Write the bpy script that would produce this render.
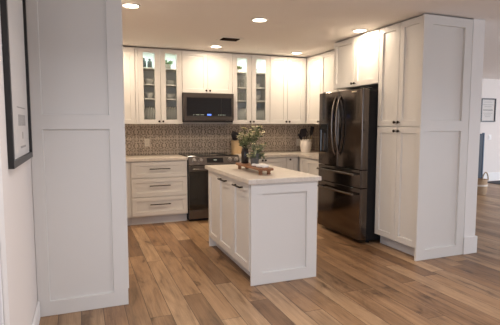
import bpy, bmesh, math, random
from mathutils import Vector, Matrix

random.seed(7)
PI = math.pi
scene = bpy.context.scene
COL = scene.collection
for o in list(bpy.data.objects):
    bpy.data.objects.remove(o)

# ------------------------------------------------------------------ camera
cam_d = bpy.data.cameras.new('camera')
cam_d.sensor_width = 36.0
cam_d.lens = 426.82 / 500.0 * 36.0
cam_d.clip_start = 0.05
cam = bpy.data.objects.new('camera', cam_d)
COL.objects.link(cam)
cam.location = (-1.3556, -6.4642, 1.3723)
cam.rotation_euler = (PI / 2 - 0.0896, 0, -0.374)
scene.camera = cam

# ------------------------------------------------------------------ view and world
scene.view_settings.view_transform = 'Standard'
scene.view_settings.look = 'None'
scene.view_settings.gamma = 1.0
scene.view_settings.exposure = 0.52
scene.view_settings.use_curve_mapping = False
world = bpy.data.worlds.new('world')
scene.world = world
world.use_nodes = True
bg = world.node_tree.nodes['Background']
bg.inputs['Color'].default_value = (0.62, 0.76, 1.0, 1)
bg.inputs['Strength'].default_value = 0.6

CEIL = 2.436


def lamp_area(name, loc, rot, sx, sy, power, color, disk=False, spread=PI):
    d = bpy.data.lights.new(name, 'AREA')
    d.shape = 'DISK' if disk else 'RECTANGLE'
    d.size = sx
    if not disk:
        d.size_y = sy
    d.energy = power
    d.color = color
    d.spread = spread
    o = bpy.data.objects.new(name, d)
    COL.objects.link(o)
    o.location = loc
    o.rotation_euler = rot
    return o


DAY = (0.80, 0.88, 1.0)
WARM = (1.0, 0.80, 0.59)
DOWN_W = 6.9
# daylight entering the living-room windows behind the camera and at the far right
lamp_area('daylight_front_window', (8.0, -10.3, 1.35), (PI / 2, 0, 0), 3.0, 1.9, 80, DAY)
lamp_area('daylight_left_window', (-2.9, -10.3, 1.35), (PI / 2, 0, 0), 3.4, 1.9, 66, DAY)
lamp_area('daylight_right_window', (11.2, -4.0, 1.35), (PI / 2, 0, PI / 2), 3.4, 1.9, 240, DAY)
DOWN = [(-0.911, -2.40), (0.369, -2.335), (0.394, -0.735), (1.672, -0.66), (1.625, -2.29), (-0.93, -0.75)]
for i, (x, y) in enumerate(DOWN):
    lamp_area('downlight_lamp', (x, y, CEIL - 0.012), (0, 0, 0), 0.15, 0.15, DOWN_W, WARM, disk=True, spread=math.radians(178))
# unseen ceiling lights of the living room; the last is added to brighten the hall
UNSEEN_LIGHTS = [(-0.9, -5.0), (1.0, -5.2), (3.6, -6.2), (7.4, -1.8)]
for x, y in UNSEEN_LIGHTS:
    lamp_area('unseen_ceiling_lamp', (x, y, CEIL - 0.012), (0, 0, 0), 0.12, 0.12, 13.0, (0.98, 0.96, 1.0), disk=True, spread=math.radians(150))
# puck lights under the tops of the two glass-front cabinets
for x in (-0.47, -0.15, 0.92, 1.22):
    lamp_area('cabinet_puck_lamp', (x, -0.20, 2.385), (0, 0, 0), 0.06, 0.06, 0.7, (0.80, 1.0, 0.97), disk=True)


# ------------------------------------------------------------------ materials
def new_mat(name):
    m = bpy.data.materials.new(name)
    m.use_nodes = True
    nt = m.node_tree
    return m, nt, nt.nodes['Principled BSDF']


def mat(name, col, rough=0.5, metal=0.0, bump=0.0, bscale=60, var=0.0, spec=None, coat=0.0, bstretch=(1, 1, 1)):
    m, nt, b = new_mat(name)
    b.inputs['Base Color'].default_value = (*col, 1)
    b.inputs['Roughness'].default_value = rough
    b.inputs['Metallic'].default_value = metal
    if coat:
        b.inputs['Coat Weight'].default_value = coat
        b.inputs['Coat Roughness'].default_value = 0.08
    if spec is not None:
        b.inputs['Specular IOR Level'].default_value = spec
    tc = nt.nodes.new('ShaderNodeTexCoord')
    mp = nt.nodes.new('ShaderNodeMapping')
    mp.inputs['Scale'].default_value = bstretch
    nt.links.new(tc.outputs['Object'], mp.inputs['Vector'])
    n = nt.nodes.new('ShaderNodeTexNoise')
    n.inputs['Scale'].default_value = bscale
    n.inputs['Detail'].default_value = 3
    nt.links.new(mp.outputs['Vector'], n.inputs['Vector'])
    if var:
        mx = nt.nodes.new('ShaderNodeMix')
        mx.data_type = 'RGBA'
        mx.inputs[6].default_value = (*[c * (1 - var) for c in col], 1)
        mx.inputs[7].default_value = (*[min(1, c * (1 + var)) for c in col], 1)
        nt.links.new(n.outputs['Fac'], mx.inputs[0])
        nt.links.new(mx.outputs[2], b.inputs['Base Color'])
    if bump:
        bp = nt.nodes.new('ShaderNodeBump')
        bp.inputs['Strength'].default_value = bump
        bp.inputs['Distance'].default_value = 0.004
        nt.links.new(n.outputs['Fac'], bp.inputs['Height'])
        nt.links.new(bp.outputs['Normal'], b.inputs['Normal'])
    return m


def emit_mat(name, col, strength):
    m, nt, b = new_mat(name)
    b.inputs['Base Color'].default_value = (*col, 1)
    b.inputs['Emission Color'].default_value = (*col, 1)
    b.inputs['Emission Strength'].default_value = strength
    return m


class NB:
    """small node-building helper"""

    def __init__(self, nt):
        self.nt = nt

    def math(self, op, a, b=None, c=None, clamp=False):
        n = self.nt.nodes.new('ShaderNodeMath')
        n.operation = op
        n.use_clamp = clamp
        for i, v in enumerate((a, b, c)):
            if v is None:
                continue
            if isinstance(v, (int, float)):
                n.inputs[i].default_value = v
            else:
                self.nt.links.new(v, n.inputs[i])
        return n.outputs[0]

    def comb(self, x, y, z=0.0):
        n = self.nt.nodes.new('ShaderNodeCombineXYZ')
        for i, v in enumerate((x, y, z)):
            if isinstance(v, (int, float)):
                n.inputs[i].default_value = v
            else:
                self.nt.links.new(v, n.inputs[i])
        return n.outputs[0]

    def white(self, vec):
        n = self.nt.nodes.new('ShaderNodeTexWhiteNoise')
        n.noise_dimensions = '3D'
        self.nt.links.new(vec, n.inputs['Vector'])
        return n.outputs['Value']

    def noise(self, vec, scale, detail=4, rough=0.55, dist=0.0):
        n = self.nt.nodes.new('ShaderNodeTexNoise')
        n.inputs['Scale'].default_value = scale
        n.inputs['Detail'].default_value = detail
        n.inputs['Roughness'].default_value = rough
        n.inputs['Distortion'].default_value = dist
        self.nt.links.new(vec, n.inputs['Vector'])
        return n.outputs['Fac']

    def ramp(self, fac, stops):
        n = self.nt.nodes.new('ShaderNodeValToRGB')
        cr = n.color_ramp
        while len(cr.elements) < len(stops):
            cr.elements.new(0.5)
        for e, (p, c) in zip(cr.elements, stops):
            e.position = p
            e.color = (*c, 1)
        self.nt.links.new(fac, n.inputs[0])
        return n.outputs[0]

    def mix(self, fac, a, b, mode='MIX'):
        n = self.nt.nodes.new('ShaderNodeMix')
        n.data_type = 'RGBA'
        n.blend_type = mode
        for i, v in ((0, fac), (6, a), (7, b)):
            if isinstance(v, (int, float)):
                n.inputs[i].default_value = v
            elif isinstance(v, tuple):
                n.inputs[i].default_value = (*v, 1)
            else:
                self.nt.links.new(v, n.inputs[i])
        return n.outputs[2]


def floor_material():
    m, nt, b = new_mat('oak_plank_floor')
    k = NB(nt)
    tc = nt.nodes.new('ShaderNodeTexCoord')
    sp = nt.nodes.new('ShaderNodeSeparateXYZ')
    nt.links.new(tc.outputs['Object'], sp.inputs[0])
    X, Y = sp.outputs[0], sp.outputs[1]
    PW, PL = 0.152, 1.5
    u = k.math('DIVIDE', k.math('ADD', X, 0.035), PW)
    row = k.math('FLOOR', u)
    fu = k.math('FRACT', u)
    off = k.white(k.comb(row, 3.3, 1.7))
    v = k.math('ADD', k.math('DIVIDE', Y, PL), k.math('MULTIPLY', off, 7.0))
    colm = k.math('FLOOR', v)
    fv = k.math('FRACT', v)
    pid = k.white(k.comb(row, colm, 0.5))
    pid2 = k.white(k.comb(row, colm, 9.5))
    # wood figure, stretched along the plank, different on each plank
    gx = k.math('ADD', k.math('MULTIPLY', X, 1.0), k.math('MULTIPLY', pid, 31.0))
    gy = k.math('ADD', k.math('MULTIPLY', Y, 0.055), k.math('MULTIPLY', pid2, 17.0))
    gv = k.comb(gx, gy, 0.0)
    grain = k.noise(gv, 24, 5, 0.6, 0.5)
    fine = k.noise(k.comb(k.math('MULTIPLY', gx, 3.2), gy, 4.0), 60, 3, 0.6)
    gv2 = k.comb(gx, k.math('ADD', k.math('MULTIPLY', Y, 0.30), k.math('MULTIPLY', pid2, 17.0)), 2.0)
    patch = k.noise(gv2, 6.0, 4, 0.6, 0.6)
    base = k.ramp(pid, [(0.0, (0.200, 0.112, 0.056)), (0.25, (0.315, 0.182, 0.093)),
                        (0.55, (0.365, 0.222, 0.118)), (0.8, (0.450, 0.295, 0.170)), (1.0, (0.350, 0.222, 0.127))])
    g = k.ramp(grain, [(0.28, (0.50, 0.45, 0.41)), (0.42, (0.86, 0.84, 0.82)), (0.54, (1.0, 1.0, 1.0)), (0.7, (1.07, 1.07, 1.06))])
    c = k.mix(1.0, base, g, 'MULTIPLY')
    p = k.ramp(patch, [(0.32, (0.30, 0.26, 0.23)), (0.41, (0.80, 0.78, 0.76)), (0.56, (1.05, 1.05, 1.05))])
    c = k.mix(0.9, c, p, 'MULTIPLY')
    f = k.ramp(fine, [(0.35, (0.78, 0.76, 0.74)), (0.6, (1.08, 1.08, 1.08))])
    c = k.mix(0.7, c, f, 'MULTIPLY')
    du = k.math('MULTIPLY', k.math('MINIMUM', fu, k.math('SUBTRACT', 1.0, fu)), PW)
    dv = k.math('MULTIPLY', k.math('MINIMUM', fv, k.math('SUBTRACT', 1.0, fv)), PL)
    seam = k.math('LESS_THAN', k.math('MINIMUM', du, dv), 0.0024)
    c = k.mix(k.math('MULTIPLY', seam, 0.80), c, (0.04, 0.022, 0.012))
    nt.links.new(c, b.inputs['Base Color'])
    r = k.math('ADD', k.math('MULTIPLY', grain, 0.18), 0.30)
    nt.links.new(r, b.inputs['Roughness'])
    b.inputs['Specular IOR Level'].default_value = 0.4
    bp = nt.nodes.new('ShaderNodeBump')
    bp.inputs['Strength'].default_value = 0.25
    bp.inputs['Distance'].default_value = 0.002
    nt.links.new(k.math('SUBTRACT', grain, seam), bp.inputs['Height'])
    nt.links.new(bp.outputs['Normal'], b.inputs['Normal'])
    return m


def tile_material():
    m, nt, b = new_mat('ornate_cement_tile')
    k = NB(nt)
    tc = nt.nodes.new('ShaderNodeTexCoord')
    sp = nt.nodes.new('ShaderNodeSeparateXYZ')
    nt.links.new(tc.outputs['Object'], sp.inputs[0])
    S = 0.203
    u = k.math('DIVIDE', k.math('SUBTRACT', k.math('SUBTRACT', sp.outputs[0], sp.outputs[1]), 0.0), S)
    w = k.math('DIVIDE', k.math('ADD', sp.outputs[2], 0.064), S)
    fu = k.math('SUBTRACT', k.math('FRACT', u), 0.5)
    fw = k.math('SUBTRACT', k.math('FRACT', w), 0.5)
    r = k.math('SQRT', k.math('ADD', k.math('MULTIPLY', fu, fu), k.math('MULTIPLY', fw, fw)))
    th = k.math('ARCTAN2', fw, fu)
    pet = k.math('COSINE', k.math('MULTIPLY', th, 8.0))
    pet2 = k.math('COSINE', k.math('MULTIPLY', th, 4.0))
    ring = k.math('SINE', k.math('ADD', k.math('MULTIPLY', r, 30.0), k.math('MULTIPLY', pet, 1.7)))
    swirl = k.math('SINE', k.math('ADD', k.math('MULTIPLY', k.math('ABSOLUTE', fu), 30.0), k.math('MULTIPLY', k.math('SINE', k.math('MULTIPLY', k.math('ABSOLUTE', fw), 26.0)), 2.0)))
    pat = k.math('ADD', k.math('MULTIPLY', ring, 0.6), k.math('MULTIPLY', k.math('MULTIPLY', swirl, 0.6), k.math('ADD', pet2, 1.2)))
    wear = k.noise(tc.outputs['Object'], 60, 3, 0.75)
    pat = k.math('ADD', pat, k.math('MULTIPLY', k.math('SUBTRACT', wear, 0.5), 7.0))
    fac = k.math('ADD', k.math('MULTIPLY', pat, 0.55), 0.5, clamp=True)
    c = k.mix(fac, (0.165, 0.128, 0.100), (0.60, 0.505, 0.41))
    tone = k.white(k.comb(k.math('FLOOR', u), k.math('FLOOR', w), 0.3))
    c = k.mix(k.math('MULTIPLY', tone, 0.18), c, (0.30, 0.26, 0.22))
    eu = k.math('SUBTRACT', 0.5, k.math('ABSOLUTE', fu))
    ew = k.math('SUBTRACT', 0.5, k.math('ABSOLUTE', fw))
    grout = k.math('LESS_THAN', k.math('MINIMUM', eu, ew), 0.024)
    c = k.mix(k.math('MULTIPLY', grout, 0.85), c, (0.55, 0.47, 0.39))
    nt.links.new(c, b.inputs['Base Color'])
    b.inputs['Roughness'].default_value = 0.5
    return m


def stone_material():
    m, nt, b = new_mat('pale_quartz')
    k = NB(nt)
    tc = nt.nodes.new('ShaderNodeTexCoord')
    n1 = k.noise(tc.outputs['Object'], 5, 6, 0.65, 1.5)
    n2 = k.noise(tc.outputs['Object'], 90, 2, 0.5)
    c = k.ramp(n1, [(0.40, (0.66, 0.60, 0.53)), (0.49, (0.60, 0.535, 0.46)), (0.53, (0.66, 0.60, 0.53)), (0.7, (0.69, 0.635, 0.57))])
    c = k.mix(0.25, c, k.ramp(n2, [(0.4, (0.58, 0.52, 0.46)), (0.6, (0.73, 0.68, 0.62))]))
    nt.links.new(c, b.inputs['Base Color'])
    b.inputs['Roughness'].default_value = 0.28
    return m


def wood_material(name, c0, c1, scale=18, stretch=(1, 1, 1), rough=0.45):
    m, nt, b = new_mat(name)
    k = NB(nt)
    tc = nt.nodes.new('ShaderNodeTexCoord')
    mp = nt.nodes.new('ShaderNodeMapping')
    mp.inputs['Scale'].default_value = stretch
    nt.links.new(tc.outputs['Object'], mp.inputs['Vector'])
    n = k.noise(mp.outputs['Vector'], scale, 5, 0.6, 1.0)
    nt.links.new(k.ramp(n, [(0.3, c0), (0.7, c1)]), b.inputs['Base Color'])
    b.inputs['Roughness'].default_value = rough
    return m


def weave_material(name, c0, c1, s=220):
    m, nt, b = new_mat(name)
    k = NB(nt)
    tc = nt.nodes.new('ShaderNodeTexCoord')
    sp = nt.nodes.new('ShaderNodeSeparateXYZ')
    nt.links.new(tc.outputs['Object'], sp.inputs[0])
    ang = k.math('ARCTAN2', sp.outputs[1], sp.outputs[0])
    a = k.math('SINE', k.math('MULTIPLY', ang, 30.0))
    z = k.math('SINE', k.math('MULTIPLY', sp.outputs[2], s))
    w = k.math('ADD', k.math('MULTIPLY', k.math('MULTIPLY', a, z), 0.5), 0.5)
    nz = k.noise(tc.outputs['Object'], 30, 3)
    w = k.math('ADD', k.math('MULTIPLY', w, 0.6), k.math('MULTIPLY', nz, 0.4))
    nt.links.new(k.ramp(w, [(0.2, c0), (0.8, c1)]), b.inputs['Base Color'])
    b.inputs['Roughness'].default_value = 0.8
    bp = nt.nodes.new('ShaderNodeBump')
    bp.inputs['Strength'].default_value = 0.6
    bp.inputs['Distance'].default_value = 0.006
    nt.links.new(w, bp.inputs['Height'])
    nt.links.new(bp.outputs['Normal'], b.inputs['Normal'])
    return m


def glass_material():
    m, nt, b = new_mat('clear_pane')
    out = nt.nodes['Material Output']
    nt.nodes.remove(b)
    t = nt.nodes.new('ShaderNodeBsdfTransparent')
    t.inputs[0].default_value = (0.97, 0.985, 0.98, 1)
    g = nt.nodes.new('ShaderNodeBsdfGlossy')
    g.inputs['Roughness'].default_value = 0.03
    f = nt.nodes.new('ShaderNodeFresnel')
    ge = nt.nodes.new('ShaderNodeNewGeometry')
    io = nt.nodes.new('ShaderNodeMapRange')      # a ray leaving the pane meets the inverse index
    io.inputs['To Min'].default_value = 1.45
    io.inputs['To Max'].default_value = 1 / 1.45
    nt.links.new(ge.outputs['Backfacing'], io.inputs['Value'])
    nt.links.new(io.outputs[0], f.inputs['IOR'])
    mx = nt.nodes.new('ShaderNodeMixShader')
    nt.links.new(f.outputs[0], mx.inputs[0])
    nt.links.new(t.outputs[0], mx.inputs[1])
    nt.links.new(g.outputs[0], mx.inputs[2])
    nt.links.new(mx.outputs[0], out.inputs[0])
    return m


def leaf_material(name, c0, c1):
    m, nt, b = new_mat(name)
    k = NB(nt)
    g = nt.nodes.new('ShaderNodeNewGeometry')
    nt.links.new(k.ramp(g.outputs['Random Per Island'], [(0.0, c0), (1.0, c1)]), b.inputs['Base Color'])
    b.inputs['Roughness'].default_value = 0.55
    return m


M = {
    'floor': floor_material(),
    'tile': tile_material(),
    'stone': stone_material(),
    'cab': mat('white_cabinet_paint', (0.71, 0.69, 0.66), 0.42, bump=0.03, bscale=90),
    'wall': mat('wall_paint', (0.72, 0.665, 0.625), 0.8, bump=0.12, bscale=120),
    'ceil': mat('ceiling_paint', (0.87, 0.83, 0.80), 0.9, bump=0.2, bscale=110),
    'trim': mat('trim_paint', (0.80, 0.78, 0.76), 0.45, bump=0.02),
    'inside': mat('cabinet_interior', (0.84, 0.82, 0.78), 0.6, bump=0.03),
    'toe': mat('toe_kick_paint', (0.62, 0.61, 0.62), 0.5, bump=0.03),
    'bronze': mat('dark_bronze', (0.035, 0.026, 0.022), 0.38, 0.8, bump=0.05),
    'blackss': mat('black_stainless', (0.135, 0.113, 0.100), 0.13, 1.0, bump=0.008, bscale=40, bstretch=(1, 1, 30)),
    'blackss2': mat('black_stainless_trim', (0.135, 0.117, 0.106), 0.34, 1.0, bump=0.02, bscale=60),
    'handle': mat('smoked_steel', (0.20, 0.175, 0.16), 0.22, 1.0, bump=0.02),
    'steel': mat('steel', (0.45, 0.42, 0.40), 0.28, 1.0, bump=0.02),
    'black': mat('matt_black', (0.010, 0.010, 0.012), 0.65, bump=0.08, spec=0.25),
    'bglass': mat('black_glass', (0.006, 0.006, 0.007), 0.06, bump=0.0, coat=0.6),
    'cooktop': mat('cooktop_glass', (0.008, 0.008, 0.009), 0.10),
    'burner': mat('burner_ring', (0.06, 0.06, 0.06), 0.3),
    'glass': glass_material(),
    'china': mat('white_china', (0.80, 0.79, 0.76), 0.2, bump=0.01),
    'crock': mat('cream_ceramic', (0.80, 0.74, 0.68), 0.3, bump=0.05, bscale=30),
    'greybottle': mat('smoky_grey_glaze', (0.10, 0.115, 0.11), 0.25, var=0.2, bscale=25),
    'whitebox': mat('white_planter', (0.78, 0.76, 0.71), 0.45, bump=0.05),
    'potgrey': mat('grey_cement_pot', (0.115, 0.110, 0.105), 0.8, bump=0.3, bscale=60, var=0.2),
    'potbeige': mat('beige_pot', (0.50, 0.44, 0.36), 0.7, bump=0.2),
    'vase': mat('dark_brown_bottle', (0.018, 0.013, 0.012), 0.15, bump=0.02),
    'tray': wood_material('red_brown_wood', (0.14, 0.052, 0.020), (0.33, 0.14, 0.055), 16, (0.3, 6, 6)),
    'canister': wood_material('pale_wood', (0.52, 0.36, 0.19), (0.68, 0.50, 0.30), 20, (6, 6, 0.5), 0.6),
    'bead': mat('white_wood_bead', (0.80, 0.77, 0.72), 0.6, bump=0.05),
    'utensil': mat('black_nylon', (0.014, 0.012, 0.018), 0.4, bump=0.05),
    'woodspoon': wood_material('spoon_wood', (0.42, 0.30, 0.18), (0.62, 0.47, 0.31), 20),
    'leaf': leaf_material('green_leaf', (0.04, 0.065, 0.025), (0.27, 0.29, 0.13)),
    'sage': leaf_material('sage_leaf', (0.07, 0.10, 0.055), (0.34, 0.36, 0.22)),
    'flower': leaf_material('pale_yellow_flower', (0.66, 0.55, 0.27), (0.88, 0.82, 0.60)),
    'succ': leaf_material('bright_green_leaf', (0.05, 0.14, 0.025), (0.16, 0.30, 0.06)),
    'gold': leaf_material('yellow_green_leaf', (0.09, 0.10, 0.015), (0.36, 0.30, 0.05)),
    'stem': mat('stem', (0.09, 0.10, 0.045), 0.7, bump=0.1),
    'plate': mat('outlet_plastic', (0.70, 0.64, 0.56), 0.4, bump=0.02),
    'frameblk': mat('black_frame_wood', (0.012, 0.011, 0.011), 0.4, bump=0.1, bstretch=(1, 1, 1)),
    'paper': mat('print_paper', (0.60, 0.57, 0.54), 0.8, bump=0.05, var=0.04, bscale=6),
    'ink': mat('grey_ink', (0.36, 0.34, 0.325), 0.8),
    'inkdark': mat('dark_ink', (0.16, 0.15, 0.145), 0.8),
    'wicker': weave_material('wicker', (0.24, 0.15, 0.08), (0.55, 0.40, 0.26), 160),
    'rope': mat('white_rope', (0.66, 0.60, 0.53), 0.8, bump=0.3),
    'navy': mat('dark_blue_paint', (0.020, 0.030, 0.048), 0.6, bump=0.05),
    'navy_lit': mat('lit_blue_edge', (0.06, 0.10, 0.16), 0.5, bump=0.03),
    'rug': mat('charcoal_rug', (0.055, 0.058, 0.068), 0.95, bump=0.8, bscale=250, var=0.2),
    'ventmetal': mat('white_vent_metal', (0.84, 0.82, 0.80), 0.5, bump=0.02),
    'dark': mat('dark_duct_shade', (0.02, 0.018, 0.016), 0.9, bump=0.02),
    'lens': emit_mat('downlight_lens', (1.0, 0.86, 0.66), 9.0),
    'puck': emit_mat('puck_lens', (0.85, 1.0, 0.97), 3.0),
    'blueled': emit_mat('blue_display', (0.10, 0.22, 0.9), 1.1),
    'dimled': emit_mat('dim_marks', (0.5, 0.6, 0.55), 0.10),
    'badge': mat('badge_metal', (0.85, 0.74, 0.55), 0.3, 0.7),
}


# ------------------------------------------------------------------ mesh helpers
class MB:
    def __init__(self):
        self.v, self.f = [], []

    def add(self, verts, faces):
        n = len(self.v)
        self.v += [Vector(p) for p in verts]
        self.f += [tuple(i + n for i in f) for f in faces]
        return self

    def box(self, x0, x1, y0, y1, z0, z1, bev=0.0, seg=1):
        x0, x1 = sorted((x0, x1)); y0, y1 = sorted((y0, y1)); z0, z1 = sorted((z0, z1))
        bm = bmesh.new()
        bmesh.ops.create_cube(bm, size=1.0)
        for w in bm.verts:
            w.co = Vector(((x0 + x1) / 2 + w.co.x * (x1 - x0), (y0 + y1) / 2 + w.co.y * (y1 - y0), (z0 + z1) / 2 + w.co.z * (z1 - z0)))
        if bev:
            bmesh.ops.bevel(bm, geom=bm.edges[:], offset=bev, segments=seg, affect='EDGES', profile=0.5)
        bm.verts.index_update()
        self.add([w.co.copy() for w in bm.verts], [[w.index for w in f.verts] for f in bm.faces])
        bm.free()
        return self

    def rings(self, rs, closed=False, cap0=True, cap1=True):
        """rs: list of equal-length vertex rings"""
        n = len(rs[0])
        V = [p for r in rs for p in r]
        F = []
        m = len(rs)
        for i in range(m if closed else m - 1):
            a, b = i * n, ((i + 1) % m) * n
            for j in range(n):
                F.append((a + j, a + (j + 1) % n, b + (j + 1) % n, b + j))
        if not closed:
            if cap0:
                F.append(tuple(range(n - 1, -1, -1)))
            if cap1:
                F.append(tuple(range((m - 1) * n, m * n)))
        return self.add(V, F)

    def lathe(self, prof, c=(0, 0, 0), n=24, axis='z'):
        rs = []
        for r, h in prof:
            ring = []
            for j in range(n):
                a = 2 * PI * j / n
                x, y = r * math.cos(a), r * math.sin(a)
                if axis == 'z':
                    p = (c[0] + x, c[1] + y, c[2] + h)
                elif axis == 'y':
                    p = (c[0] + x, c[1] - h, c[2] + y)
                else:
                    p = (c[0] + h, c[1] + x, c[2] + y)
                ring.append(p)
            rs.append(ring)
        return self.rings(rs)

    def tube(self, pts, r, n=8):
        pts = [Vector(p) for p in pts]
        rs = []
        up = Vector((0.13, 0.21, 0.97))
        for i, p in enumerate(pts):
            t = (pts[min(i + 1, len(pts) - 1)] - pts[max(i - 1, 0)]).normalized()
            a = t.cross(up)
            if a.length < 1e-3:
                a = t.cross(Vector((1, 0, 0)))
            a.normalize()
            b = t.cross(a)
            rr = r[i] if isinstance(r, (list, tuple)) else r
            rs.append([p + a * rr * math.cos(2 * PI * j / n) + b * rr * math.sin(2 * PI * j / n) for j in range(n)])
        return self.rings(rs)

    def panel(self, W, H, T, fields, stile, m, recess=0.013, hole=False):
        """frame-and-panel board. a in 0..W, b in 0..H, d depth behind the front face; m maps (a,b,d) to xyz"""
        e = 0.002
        s0, s1 = stile if isinstance(stile, tuple) else (stile, stile)

        def rect(a0, a1, b0, b1, d):
            return [m(a0, b0, d), m(a1, b0, d), m(a1, b1, d), m(a0, b1, d)]
        V, F = [], []

        def q(r):
            i = len(V); V.extend(r); return i
        back = q(rect(0, W, 0, H, T)); edge = q(rect(0, W, 0, H, e)); fr = q(rect(e, W - e, e, H - e, 0))
        for j in range(4):
            l = (j + 1) % 4
            F.append((back + j, back + l, edge + l, edge + j))
            F.append((edge + j, edge + l, fr + l, fr + j))
        bs = [e]
        for (b0, b1) in fields:
            bs += [b0, b1]
        bs.append(H - e)
        av = [e, s0, W - s1, W - e]
        for i in range(len(bs) - 1):
            for c in range(3):
                if i % 2 == 1 and c == 1:
                    a0, a1, b0, b1 = av[1], av[2], bs[i], bs[i + 1]
                    k = 0.0025
                    o = q(rect(a0, a1, b0, b1, 0)); r1 = q(rect(a0 + k, a1 - k, b0 + k, b1 - k, T if hole else recess))
                    for j in range(4):
                        l = (j + 1) % 4
                        F.append((o + j, o + l, r1 + l, r1 + j))
                    if not hole:
                        F.append((r1, r1 + 1, r1 + 2, r1 + 3))
                    else:
                        for j in range(4):
                            l = (j + 1) % 4
                            F.append((r1 + j, r1 + l, back + l, back + j))
                else:
                    o = q(rect(av[c], av[c + 1], bs[i], bs[i + 1], 0))
                    F.append((o, o + 1, o + 2, o + 3))
        if not hole:
            F.append((back + 3, back + 2, back + 1, back))
        return self.add(V, F)

    def leaf(self, p, d, n, L, Wd, curl=0.2):
        d = d.normalized(); s = d.cross(n)
        if s.length < 1e-3:
            s = d.cross(Vector((0.3, 1, 0.2)))
        s.normalize(); n = s.cross(d)
        pts = [p, p + d * L * .35 + s * Wd * .5 + n * curl * L * .25, p + d * L * .75 + s * Wd * .38 + n * curl * L * .1, p + d * L - n * curl * L * .3,
               p + d * L * .75 - s * Wd * .38 + n * curl * L * .1, p + d * L * .35 - s * Wd * .5 + n * curl * L * .25, p + d * L * .4, p + d * L * .75 - n * curl * L * .05]
        return self.add(pts, [(0, 1, 6), (1, 2, 7, 6), (2, 3, 7), (3, 4, 7), (4, 5, 6, 7), (5, 0, 6)])

    def build(self, name, material, parent=None, loc=None, world=False, smooth=None):
        V = self.v
        if parent is not None and world:
            V = [wl(parent, p) for p in V]
        if parent is None and loc is not None:
            l = Vector(loc)
            V = [p - l for p in V]
        me = bpy.data.meshes.new(name)
        me.from_pydata([tuple(p) for p in V], [], self.f)
        bm = bmesh.new(); bm.from_mesh(me)
        bmesh.ops.remove_doubles(bm, verts=bm.verts, dist=1e-5)
        bmesh.ops.recalc_face_normals(bm, faces=bm.faces)
        bm.to_mesh(me); bm.free()
        if smooth:
            me.shade_smooth()
            me.set_sharp_from_angle(angle=math.radians(smooth))
        me.materials.append(M[material] if isinstance(material, str) else material)
        o = bpy.data.objects.new(name, me)
        COL.objects.link(o)
        if parent is not None:
            o.parent = parent
        elif loc is not None:
            o.location = loc
        return o


ROOT = {}


def root_of(o):
    while o.parent is not None:
        o = o.parent
    return o


def wl(parent, p):
    r = root_of(parent)
    c, s = math.cos(-r.rotation_euler.z), math.sin(-r.rotation_euler.z)
    q = Vector(p) - r.location
    return Vector((c * q.x - s * q.y, s * q.x + c * q.y, q.z))


def tag(o, label, cat, group=None):
    o['label'] = label
    o['category'] = cat
    if group:
        o['group'] = group
    return o


def thing(name, label, cat, loc, rz=0.0, group=None):
    o = bpy.data.objects.new(name, None)
    o.empty_display_size = 0.1
    COL.objects.link(o)
    o.location = loc
    o.rotation_euler = (0, 0, rz)
    return tag(o, label, cat, group)


def copy_tree(o, loc, label, rz=None, parent=None):
    def rec(src, par):
        c = src.copy()
        COL.objects.link(c)
        if par is not None:
            c.parent = par
        for ch in list(src.children):
            rec(ch, c)
        return c
    c = rec(o, None)
    c.location = loc
    if rz is not None:
        c.rotation_euler = (c.rotation_euler.x, c.rotation_euler.y, rz)
    c['label'] = label
    return c


def struct(name, mb, material, **kw):
    o = mb.build(name, material, **kw)
    o['kind'] = 'structure'
    return o


# ------------------------------------------------------------------ the room
struct('floor', MB().box(-6.0, 11.5, -10.6, 1.1, -0.05, 0.0), 'floor')
struct('ceiling', MB().box(-6.0, 11.5, -10.6, 1.1, CEIL, CEIL + 0.08), 'ceil')
struct('wall_back', MB().box(-1.83, 2.525, 0.0, 0.10, 0, CEIL), 'wall')
struct('wall_left', MB().box(-1.81, -1.69, -4.60, -0.001, 0, CEIL), 'wall')
struct('wall_right', MB().box(2.361, 2.525, -3.176, -0.001, 0, CEIL, bev=0.004), 'trim')
struct('wall_hall', MB().box(2.526, 11.5, 0.97, 1.07, 0, CEIL), 'wall')
# the living-room side, with its window openings
wf = MB()
wf.box(-6.0, -4.7, -10.5, -10.4, 0, CEIL).box(-1.1, 6.4, -10.5, -10.4, 0, CEIL).box(9.6, 11.4, -10.5, -10.4, 0, CEIL)
for a, b_ in ((-4.7, -1.1), (6.4, 9.6)):
    wf.box(a, b_, -10.5, -10.4, 0, 0.35).box(a, b_, -10.5, -10.4, 2.32, CEIL)
struct('wall_front', wf, 'wall')
struct('wall_living', MB().box(-6.0, -5.9, -10.39, 1.0, 0, CEIL), 'wall')
we = MB().box(11.3, 11.4, -10.39, -5.8, 0, CEIL).box(11.3, 11.4, -2.2, 0.96, 0, CEIL)
we.box(11.3, 11.4, -5.8, -2.2, 0, 0.35).box(11.3, 11.4, -5.8, -2.2, 2.32, CEIL)
struct('wall_east', we, 'wall')


def window_frame(name, horizontal, a, b_, at):
    mb = MB()
    for u0, u1, z0, z1 in ((a, a + .06, .35, 2.32), (b_ - .06, b_, .35, 2.32), ((a + b_) / 2 - .03, (a + b_) / 2 + .03, .35, 2.32), (a, b_, .35, .41), (a, b_, 2.26, 2.32)):
        if horizontal:
            mb.box(u0, u1, at - .04, at + .02, z0, z1)
        else:
            mb.box(at - .02, at + .04, u0, u1, z0, z1)
    struct(name, mb, 'trim')


window_frame('window_1', True, 6.4, 9.6, -10.45)
window_frame('window_2', True, -4.7, -1.1, -10.45)
window_frame('window_3', False, -5.8, -2.2, 11.35)
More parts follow.
